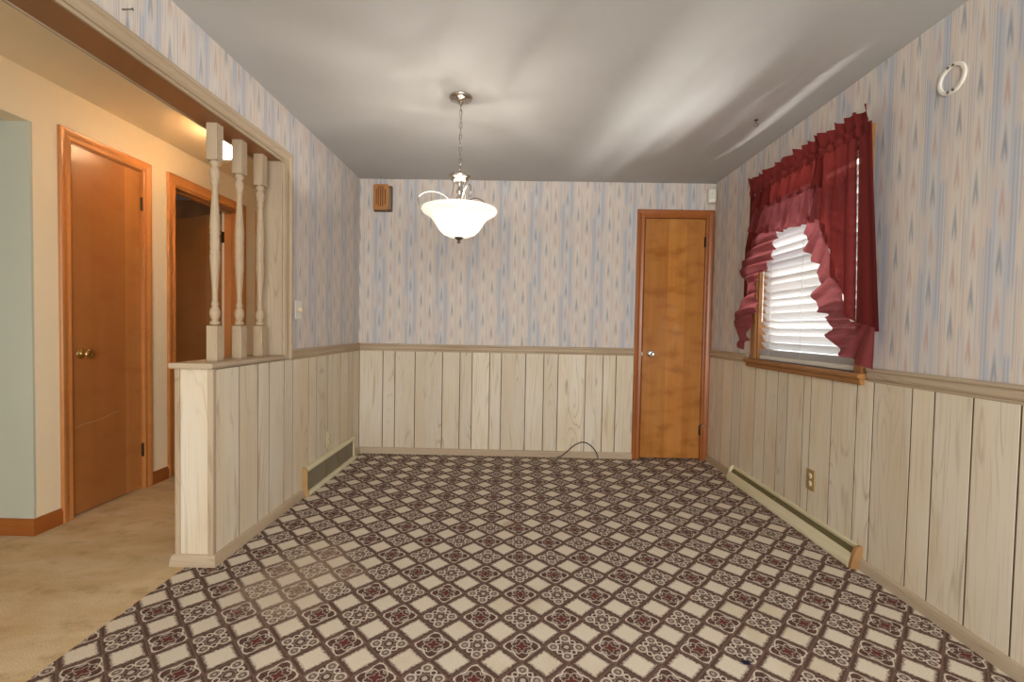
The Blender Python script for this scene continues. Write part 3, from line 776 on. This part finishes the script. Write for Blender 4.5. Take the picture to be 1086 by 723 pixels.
def f_ro(u, v):                   # outer fold turning back to the wall
    yt = lerp(2.183, 2.245, u); yb = lerp(2.075, 2.20, u); zb = pw(seamR, yb)
    y = lerp(yt, yb, v); z = lerp(2.15, zb, v)
    return (FX+.012*(1-u)+.002-.006*math.sin(u*9+v*2)*(0.4+v)*(1-u)-.010*v, y, z)
m = MB(); m.grid(30, 40, f_ro)
m.grid(6, 20, lambda u, v: (lerp(FX+.014-.01*v, XR-.03, u), lerp(lerp(2.183, 2.30, u), lerp(2.075, 2.26, u), v), lerp(2.11, 1.16, v)))
m.build('return_fold', CLOTH, rp, recalc=False)
# ruffle: seam points and outer edge points
pathS = [(2.56, 1.775), (2.47, 1.725), (2.43, 1.69), (2.40, 1.60), (2.35, 1.455), (2.30, 1.36), (2.24, 1.228), (2.20, 1.20), (2.15, 1.183), (2.10, 1.168), (2.062, 1.158)]
pathE = [(2.545, 1.70), (2.545, 1.63), (2.52, 1.56), (2.44, 1.50), (2.435, 1.42), (2.468, 1.32), (2.40, 1.255), (2.352, 1.22), (2.340, 1.13), (2.25, 1.055), (2.15, 1.01), (2.068, .99)]
SS = smooth([(a, b, 0) for a, b in pathS], 24); EE = smooth([(a, b, 0) for a, b in pathE], 24)
def f_rr(u, v):
    i = min(int(u*(len(SS)-1)), len(SS)-1); s_, e_ = SS[i], EE[min(int(u*(len(EE)-1)), len(EE)-1)]
    w = v*1.12-.12
    p = s_.lerp(e_, w) if w > 0 else s_+(s_-e_).normalized()*(-w)*.16
    t = u*62
    return (FX-.030-(.004+.013*max(0, w))*(math.sin(t)+.4*math.sin(t*1.7+1))-.010*w, p.x+.006*max(0, w)*math.cos(t), p.y+.004*max(0, w)*math.sin(t*1.3))
m = MB(); m.grid(240, 12, f_rr); m.build('ruffle', SHEER, rp, recalc=False)

# left panel (far side)
lp = thing('window_curtain', 'far burgundy curtain panel left of the window, its ruffle falling in folds', 'curtain', (FX, 3.30, 1.10), 'ruffled burgundy curtain panels')
seamL = [(3.0, 1.80), (3.06, 1.74), (3.12, 1.66), (3.20, 1.50), (3.28, 1.33), (3.36, 1.22), (3.43, 1.14)]
def f_lp(u, v):
    yt = lerp(3.02, 3.275, u); yb = lerp(3.02, 3.40, u); zb = pw(seamL, yb)
    z = lerp(2.10, zb, v); k_ = min(1, (2.10-z)/.35); y = lerp(yt, yb, k_)
    return (FX+.004+.030*u*u-wave(yt, 84, .7)*(.004+.012*k_), y, z)
m = MB(); m.grid(80, 34, f_lp)
m.grid(24, 34, lambda u, v: (lerp(FX+.034, XR-.012, u)-.006*math.sin(u*11), lerp(3.275, 3.425, u), lerp(2.165-.0*u, 1.2, v)))
m.build('panel_cloth', CLOTH, lp, recalc=False)
pathA = [(3.12, 1.86), (3.16, 1.78), (3.24, 1.70), (3.30, 1.645), (3.34, 1.575), (3.24, 1.50), (3.22, 1.42), (3.32, 1.345), (3.40, 1.25), (3.39, 1.19), (3.32, 1.10), (3.345, 1.05)]
pathB = [(2.93, 1.80), (2.875, 1.765), (2.90, 1.69), (2.92, 1.63), (2.99, 1.56), (3.11, 1.50), (3.10, 1.43), (3.085, 1.34), (3.10, 1.28), (3.17, 1.17), (3.21, 1.07), (3.27, 1.015)]
AA = smooth([(a, b, 0) for a, b in pathA], 24); BB = smooth([(a, b, 0) for a, b in pathB], 24)
def f_lr(u, v):
    i = min(int(u*(len(AA)-1)), len(AA)-1); p = AA[i].lerp(BB[i], v); t = u*74
    return (FX-.022-.020*math.sin(v*PI)-(.012*(.3+v*.7))*(math.sin(t+v*2)+.5*math.sin(t*1.6+v)), p.x, p.y+.010*math.sin(t+v*3))
m = MB(); m.grid(240, 14, f_lr); m.build('ruffle', SHEER, lp, recalc=False)
tag(lp, 'far burgundy curtain panel left of the window, its ruffle falling in folds', 'curtain', 'ruffled burgundy curtain panels')

# ================================================================== PENDANT LAMP
PX, PY = -0.346, 2.600
pl = thing('pendant_light', 'nickel pendant lamp with a frosted glass bowl hanging from the ceiling on a chain', 'lamp', (PX, PY, H))
at = (PX, PY, 0)
MB().lathe([(0, H), (.064, H), (.066, H-.004), (.062, H-.012), (.045, H-.022), (.022, H-.030), (.012, H-.033), (.010, H-.042), (0, H-.042)], at, 'z', 36).build('canopy', NICKEL, pl)
m = MB(); z = H-.040; i = 0
while z > 2.022:
    L_, w_ = .019, .0075
    pts = []
    for k in range(16):
        a = 2*PI*k/16; sx = w_*math.sin(a); sz = (L_-w_)*(1 if math.cos(a) > 0 else -1)+w_*math.cos(a)
        pts.append((PX+(sx if i % 2 else 0), PY+(0 if i % 2 else sx), z-L_+.002+sz))
    m.tube(pts, .0022, 6, closed=True); z -= .0335; i += 1
m.tube([(PX+.004*math.sin(t*9), PY+.004*math.cos(t*9), lerp(H-.04, 2.01, t)) for t in [q/30 for q in range(31)]], .0016, 5)
m.build('chain', NICKEL, pl)
MB().lathe([(0, 2.026), (.006, 2.026), (.010, 2.018), (.030, 2.013), (.052, 2.008), (.062, 2.001), (.064, 1.992), (.058, 1.985), (.050, 1.978), (.046, 1.968), (.030, 1.962), (0, 1.962)], at, 'z', 36).build('cup', NICKEL, pl)
MB().lathe([(0, 1.966), (.012, 1.966), (.016, 1.955), (.010, 1.945), (.012, 1.925), (.020, 1.915), (.020, 1.908), (.011, 1.898), (.013, 1.885), (.022, 1.872), (.022, 1.862), (.012, 1.850), (.010, 1.68), (0, 1.68)], at, 'z', 24).build('column', NICKEL, pl)
prof = [(.034, 1.968), (.036, 1.925), (.050, 1.870), (.080, 1.822), (.098, 1.792), (.084, 1.772), (.054, 1.785), (.044, 1.828), (.066, 1.872), (.120, 1.902), (.180, 1.902), (.222, 1.880), (.230, 1.850), (.220, 1.822)]
for az in (188, 292, 50):
    ca, sa = math.cos(math.radians(az)), math.sin(math.radians(az))
    m = MB(); m.tube(smooth([(PX+r*ca, PY+r*sa, z) for r, z in prof], 7), .0042, 8); m.build('scroll_arm', NICKEL, pl)
outer = [(.020, 1.652), (.055, 1.656), (.090, 1.671), (.112, 1.692), (.132, 1.722), (.148, 1.748), (.166, 1.766), (.190, 1.781), (.208, 1.792), (.215, 1.804), (.213, 1.812)]
inner = [(r-.005, z+.004) for r, z in outer[::-1]]; inner[0] = (.207, 1.812)
m = MB()
rings = []
prf = outer+inner+[outer[0]]
for r, z in prf: rings.append([(PX+r*math.cos(2*PI*k/56), PY+r*math.sin(2*PI*k/56), z) for k in range(56)])
m.loft(rings, sm=True, caps=False); m.build('glass_bowl', BOWL, pl)
MB().lathe([(0, 1.664), (.024, 1.660), (.026, 1.652), (.020, 1.645), (.010, 1.640), (.007, 1.634), (.010, 1.629), (.008, 1.622), (0, 1.618)], at, 'z', 24).build('finial', PEWTER, pl)
for az in (10, 130, 250):
    bx, by = PX+.065*math.cos(math.radians(az)), PY+.065*math.sin(math.radians(az))
    m = MB(); m.lathe([(0, 1.700), (.011, 1.702), (.013, 1.715), (.012, 1.725), (0, 1.727)], (bx, by, 0), 'z', 12); m.build('lamp_socket', WHITE, pl)
    o = lamp('pendant_bulb_light', 'POINT', (bx, by, 1.765), 3.6, (1.0, 0.95, 0.89), radius=.012)
    o.parent = pl; o.location = (bx-PX, by-PY, 1.765-H)

# hall ceiling lamp
hl = thing('ceiling_light', 'lit white globe lamp on the hall ceiling, seen between the first two balusters', 'lamp', (-2.02, 3.10, H-.012))
hz = H-.012
MB().lathe([(0, hz), (.085, hz), (.088, hz-.012), (.070, hz-.022), (0, hz-.022)], (-2.02, 3.10, 0), 'z', 28).build('lamp_base', BRASS, hl)
m = MB(); rings = []
gp = [(.050, hz-.022), (.065, hz-.035), (.076, hz-.060), (.079, hz-.085), (.074, hz-.115), (.060, hz-.142), (.038, hz-.160), (.012, hz-.167), (.001, hz-.168)]
m.loft([[(-2.02+r*math.cos(2*PI*k/32), 3.10+r*math.sin(2*PI*k/32), z) for k in range(32)] for r, z in gp], sm=True, caps=False)
m.build('globe_shade', GLOBE, hl)
o = lamp('hall_bulb_light', 'POINT', (0, 0, 0), 140, (1.0, 0.80, 0.60), radius=.03); o.parent = hl; o.location = (0, 0, -.095)

# ================================================================== BALUSTERS
BXm = XL-.078
prof = [(.019, 1.135), (.021, 1.141), (.020, 1.150), (.014, 1.155), (.014, 1.160), (.018, 1.170), (.022, 1.188), (.021, 1.205), (.015, 1.220), (.013, 1.228), (.016, 1.234), (.016, 1.242), (.012, 1.250), (.0125, 1.30), (.016, 1.37), (.0195, 1.44), (.021, 1.475), (.018, 1.482), (.0205, 1.488), (.0205, 1.496), (.018, 1.502), (.0195, 1.52), (.0195, 1.560), (.018, 1.575), (.0205, 1.582), (.0205, 1.590), (.018, 1.596),
        (.021, 1.605), (.019, 1.66), (.0150, 1.74), (.0125, 1.80), (.0125, 1.815), (.016, 1.822), (.016, 1.830), (.013, 1.838), (.017, 1.850), (.022, 1.872), (.021, 1.888), (.015, 1.902), (.014, 1.908), (.020, 1.914), (.021, 1.924), (.018, 1.930), (.018, 1.935)]
prof = [(r*1.20-.0022, z) for r, z in prof]
bals = []
def make_baluster(y, label):
    t = thing('baluster', label, 'baluster', (BXm, y, .956), 'turned balusters on the divider ledge')
    s_ = .0265
    m = MB(); m.box(BXm-s_, BXm+s_, y-s_, y+s_, .956, 1.130, t=.2); m.build('base_block', TRIM, t, .003)
    MB().lathe([(0, 1.130)]+prof+[(0, 1.940)], (BXm, y, 0), 'z', 20).build('turned_spindle', TRIM, t)
    m = MB(); m.box(BXm-s_, BXm+s_, y-s_, y+s_, 1.935, OZ, t=.5); m.build('top_block', TRIM, t, .003)
    return t
B0 = make_baluster(2.235, 'pickled wood turned baluster standing nearest the free end of the half wall')
for y, lab in ((2.432, 'pickled wood turned baluster standing in the middle of the three on the ledge'), (2.628, 'pickled wood turned baluster standing closest to the wall jamb on the ledge')):
    r = B0.copy(); C.objects.link(r); r.location = (BXm, y, .956); r['label'] = lab
    for ch in B0.children:
        c_ = ch.copy(); C.objects.link(c_); c_.parent = r

# ================================================================== WALL FITTINGS
# door chime
ch = thing('door_chime', 'wooden door chime box with slotted front, high on the back wall left corner', 'door chime', (-1.213, D, 2.26))
m = MB(); m.box(-1.290, -1.130, D-.030, D, 2.150, 2.372); m.build('chime_base', plain('chime_dark_side', srgb(84, 66, 44), .5), ch, .004)
m = MB()
x0, x1, z0, z1 = -1.290, -1.152, 2.158, 2.382
pf = [(x0+.012, z0), (x1-.012, z0), (x1, z0+.012), (x1, z1-.016), (x1-.012, z1), (x0+.012, z1), (x0, z1-.012), (x0, z0+.012)]
m.extrude(pf, lambda a, z, d: (a, D-d, z), .030, .050, ax=0.0); m.build('chime_cover', CHIME, ch, .003)
m = MB()
for xs, l0, l1 in ((-1.262, .045, .180), (-1.245, .030, .205), (-1.224, .030, .205), (-1.206, .030, .205), (-1.185, .045, .180)):
    m.box(xs-.0035, xs+.0035, D-.0508, D-.045, z0+l0, z0+l1)
m.build('slots', plain('slot_dark_red', srgb(72, 30, 18), .7), ch)
m = MB(); m.box(-1.148, -1.140, D-.040, D-.028, 2.165, 2.355); m.build('chime_bar', CHROME, ch, .002)
# motion sensor
ms = thing('motion_sensor', 'white plastic motion sensor in the corner above the closet door', 'sensor', (1.672, D, 2.325))
m = MB(); rot = Matrix.Rotation(math.radians(-18), 3, 'Z')
def sensor(prof_z, w0, dep):
    rings = []
    for zz, w, d0 in prof_z:
        q = []
        for (a, b) in ((-w, 0), (-w, -d0*.7), (-w*.72, -d0), (w*.72, -d0), (w, -d0*.7), (w, 0)):
            p = rot @ Vector((a, b, 0)); q.append((1.672+p.x, D-.012+p.y, zz))
        rings.append(q)
    return rings
m.loft(sensor([(2.262, .026, .030), (2.268, .033, .042), (2.29, .036, .047), (2.37, .036, .047), (2.386, .034, .040), (2.390, .026, .03)], 0, 0)); m.build('sensor_body', WHITE, ms, .003)
m = MB(); p = rot @ Vector((.0, -.0475, 0)); m.lathe([(0, 0), (.004, 0), (.003, .002), (0, .0025)], (1.672+p.x, D-.012+p.y, 2.336), 'y', 10); m.build('sensor_light', PEWTER, ms)
# ring bracket high on the right wall
rg = MB(); rings = []
cyr, czr = 1.865, 2.169
for (r, d) in ((.060, 0), (.060, .006), (.057, .008), (.048, .008), (.045, .005), (.045, 0), (.060, 0)):
    rings.append([(XR-d, cyr+r*math.cos(2*PI*k/40), czr+r*math.sin(2*PI*k/40)) for k in range(40)])
rg.loft(rings, sm=False, caps=False)
ring = thing('mounting_ring', 'white plastic mounting ring screwed high on the papered right wall', 'bracket', (XR, cyr, czr))
rg.build('ring_plate', WHITE, ring)
for a in (75, 100, 255, 280):
    yy, zz = cyr+.0505*math.cos(math.radians(a)), czr+.0505*math.sin(math.radians(a))
    MB().lathe([(0, -.0105), (.005, -.0105), (.005, -.0085), (0, -.0085)], (XR, yy, zz), 'x', 10).build('screw_hole', plain('hole_dark', srgb(96, 84, 72), .6), ring)
# dimmer switch
sw = thing('dimmer_switch', 'ivory dimmer switch with a round knob on the papered left wall', 'switch', (XL, 2.925, 1.236))
m = MB(); m.box(XL, XL+.006, 2.882, 2.966, 1.176, 1.296); m.build('switch_plate', WHITE, sw, .003)
MB().lathe([(0, .005), (.018, .005), (.018, .012), (.016, .024), (.013, .027), (0, .027)], (XL, 2.930, 1.238), 'x', 20).build('knob', IVORY, sw)
# outlets
def outlet(name, label, X, sgn, y, z, plate):
    o = thing(name, label, 'outlet', (X, y, z), 'wall outlets')
    m = MB(); m.box(min(X, X+sgn*.006), max(X, X+sgn*.006), y-.036, y+.036, z-.060, z+.060); m.build('cover_plate', plate, o, .003)
    for dz in (.022, -.022):
        m = MB(); m.lathe([(0, .005*sgn), (.017, .005*sgn), (.0165, .009*sgn), (0, .009*sgn)], (X, y, z+dz), 'x', 20)
        rc_ = m.build('receptacle', IVORY, o)
        m = MB()
        for dy in (-.006, .006): m.box(min(X+sgn*.0088, X+sgn*.0094), max(X+sgn*.0088, X+sgn*.0094), y+dy-.001, y+dy+.001, z+dz-.002, z+dz+.008)
        m.build('slot', BLACK, rc_)
    return o
outlet('wall_outlet', 'tan duplex outlet on the paneling below the window', XR-TH, -1, 2.617, .306, BRONZEPL)
outlet('wall_outlet', 'small duplex outlet on the left paneling above the floor register', XL+TH, 1, 3.385, .287, IVORY)
# left register
rgx = XL+TH
rg_ = thing('wall_register', 'long floor level air register with dark mesh grille on the left wall', 'vent', (rgx, 3.43, 0))
fn = lambda d, z, a: (rgx+d, a, z)
m = MB()
m.extrude([(0, .165), (.030, .160), (.034, .166), (.034, .176), (.026, .186), (.012, .193), (0, .193)], fn, 2.985, 3.868)
m.extrude([(0, 0), (.044, 0), (.044, .010), (.038, .022), (.032, .026), (0, .026)], fn, 2.985, 3.868)
m.extrude([(0, .024), (.031, .024), (.031, .164), (0, .164)], fn, 3.846, 3.868, ax=0.0)
m.build('register_frame', HEAT, rg_, .002)
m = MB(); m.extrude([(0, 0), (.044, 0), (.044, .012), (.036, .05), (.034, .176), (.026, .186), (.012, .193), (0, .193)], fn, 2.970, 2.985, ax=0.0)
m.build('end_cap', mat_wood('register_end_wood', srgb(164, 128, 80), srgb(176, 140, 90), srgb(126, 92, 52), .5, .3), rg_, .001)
m = MB(); m.box(rgx+.012, rgx+.018, 2.985, 3.846, .026, .162); m.build('mesh_grille', GRILLE, rg_)
for yy in (3.30, 3.52, 3.70):
    m = MB(); m.box(rgx+.018, rgx+.024, yy-.006, yy+.006, .026, .162); m.build('divider_bar', plain('bar_brass', srgb(140, 118, 72), .4, .4), rg_)
m = MB()
for i in range(7):
    zz = .036+i*.0175; m.box(rgx+.018, rgx+.0205, 2.985, 3.846, zz, zz+.003)
for i in range(60):
    yy = 2.99+i*.0143; m.box(rgx+.018, rgx+.0198, yy, yy+.002, .026, .162)
m.build('louver_wires', plain('mesh_wire', srgb(120, 108, 88), .5), rg_)
# right baseboard diffuser
bx = XR-TH
hd = thing('baseboard_heater', 'pale wooden baseboard heat diffuser with a long slot on the right wall floor', 'heater', (bx, 2.86, 0))
fn = lambda d, z, a: (bx-d, a, z)
m = MB(); m.extrude([(.046, 0), (.056, 0), (.058, .008), (.055, .016), (.040, .060), (.037, .066), (.033, .067), (.030, .062), (.044, .012)], fn, 2.232, 3.53); m.build('front_board', HEAT, hd, .001)
m = MB(); m.extrude([(0, 0), (.008, 0), (.008, .084), (.012, .096), (.012, .104), (.007, .110), (0, .110)], fn, 2.232, 3.53); m.build('back_board', HEAT, hd, .001)
m = MB(); m.extrude([(.008, .030), (.032, .030), (.029, .058), (.008, .086)], fn, 2.232, 3.53); m.build('slot_shade_fill', SLOT, hd)  # dark olive insert painting the shade inside the slot
m = MB()
cap = [(0, 0), (.052, 0), (.055, .008), (.050, .030), (.044, .055), (.040, .075), (.034, .092), (.024, .106), (.012, .112), (0, .112)]
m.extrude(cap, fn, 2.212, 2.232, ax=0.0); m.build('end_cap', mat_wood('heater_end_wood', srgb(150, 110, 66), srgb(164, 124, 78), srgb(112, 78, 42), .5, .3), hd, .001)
m = MB(); m.extrude(cap, fn, 3.53, 3.545, ax=0.0); m.build('end_cap', HEAT, hd, .001)
m = MB(); m.box(bx-.030, bx-.008, 2.93, 2.938, .062, .085); m.build('bracket', SLOT, hd)
# cable loop by the back wall
pts = smooth([(.365, D-.040, .006), (.405, D-.045, .020), (.450, D-.048, .058), (.520, D-.046, .118), (.592, D-.046, .147), (.655, D-.046, .124), (.702, D-.046, .075), (.724, D-.046, .030), (.728, D-.040, .004)], 8)
tag(MB().tube([(p.x, p.y, p.z) for p in pts], .0042, 8).build('cable', BLACK, origin=(.55, D-.045, 0)), 'black cable looping up from the carpet in front of the back wall paneling', 'cable')
# plant hook in the ceiling
hk = thing('ceiling_hook', 'small metal plant hook screwed in the ceiling near the curtain', 'hook', (1.425, 2.83, H))
MB().lathe([(0, H), (.012, H), (.010, H-.005), (.004, H-.008), (0, H-.008)], (1.425, 2.83, 0), 'z', 14).build('hook_base', DARKM, hk)
m = MB(); m.tube(smooth([(1.425, 2.83, H-.006), (1.425, 2.83, H-.020), (1.436, 2.826, H-.030), (1.430, 2.822, H-.043), (1.416, 2.822, H-.044), (1.409, 2.824, H-.034)], 6), .0022, 6); m.build('hook_wire', PEWTER, hk)
# nail in the header paper
m = MB(); m.tube([(XL-.004, 1.625, 2.246), (XL+.032, 1.632, 2.252)], .0022, 7); m.tube([(XL+.032, 1.632, 2.252), (XL+.034, 1.6324, 2.2523)], .005, 8)
tag(m.build('nail', PEWTER, origin=(XL, 1.625, 2.246)), 'dark nail sticking out of the wallpaper above the opening', 'nail')
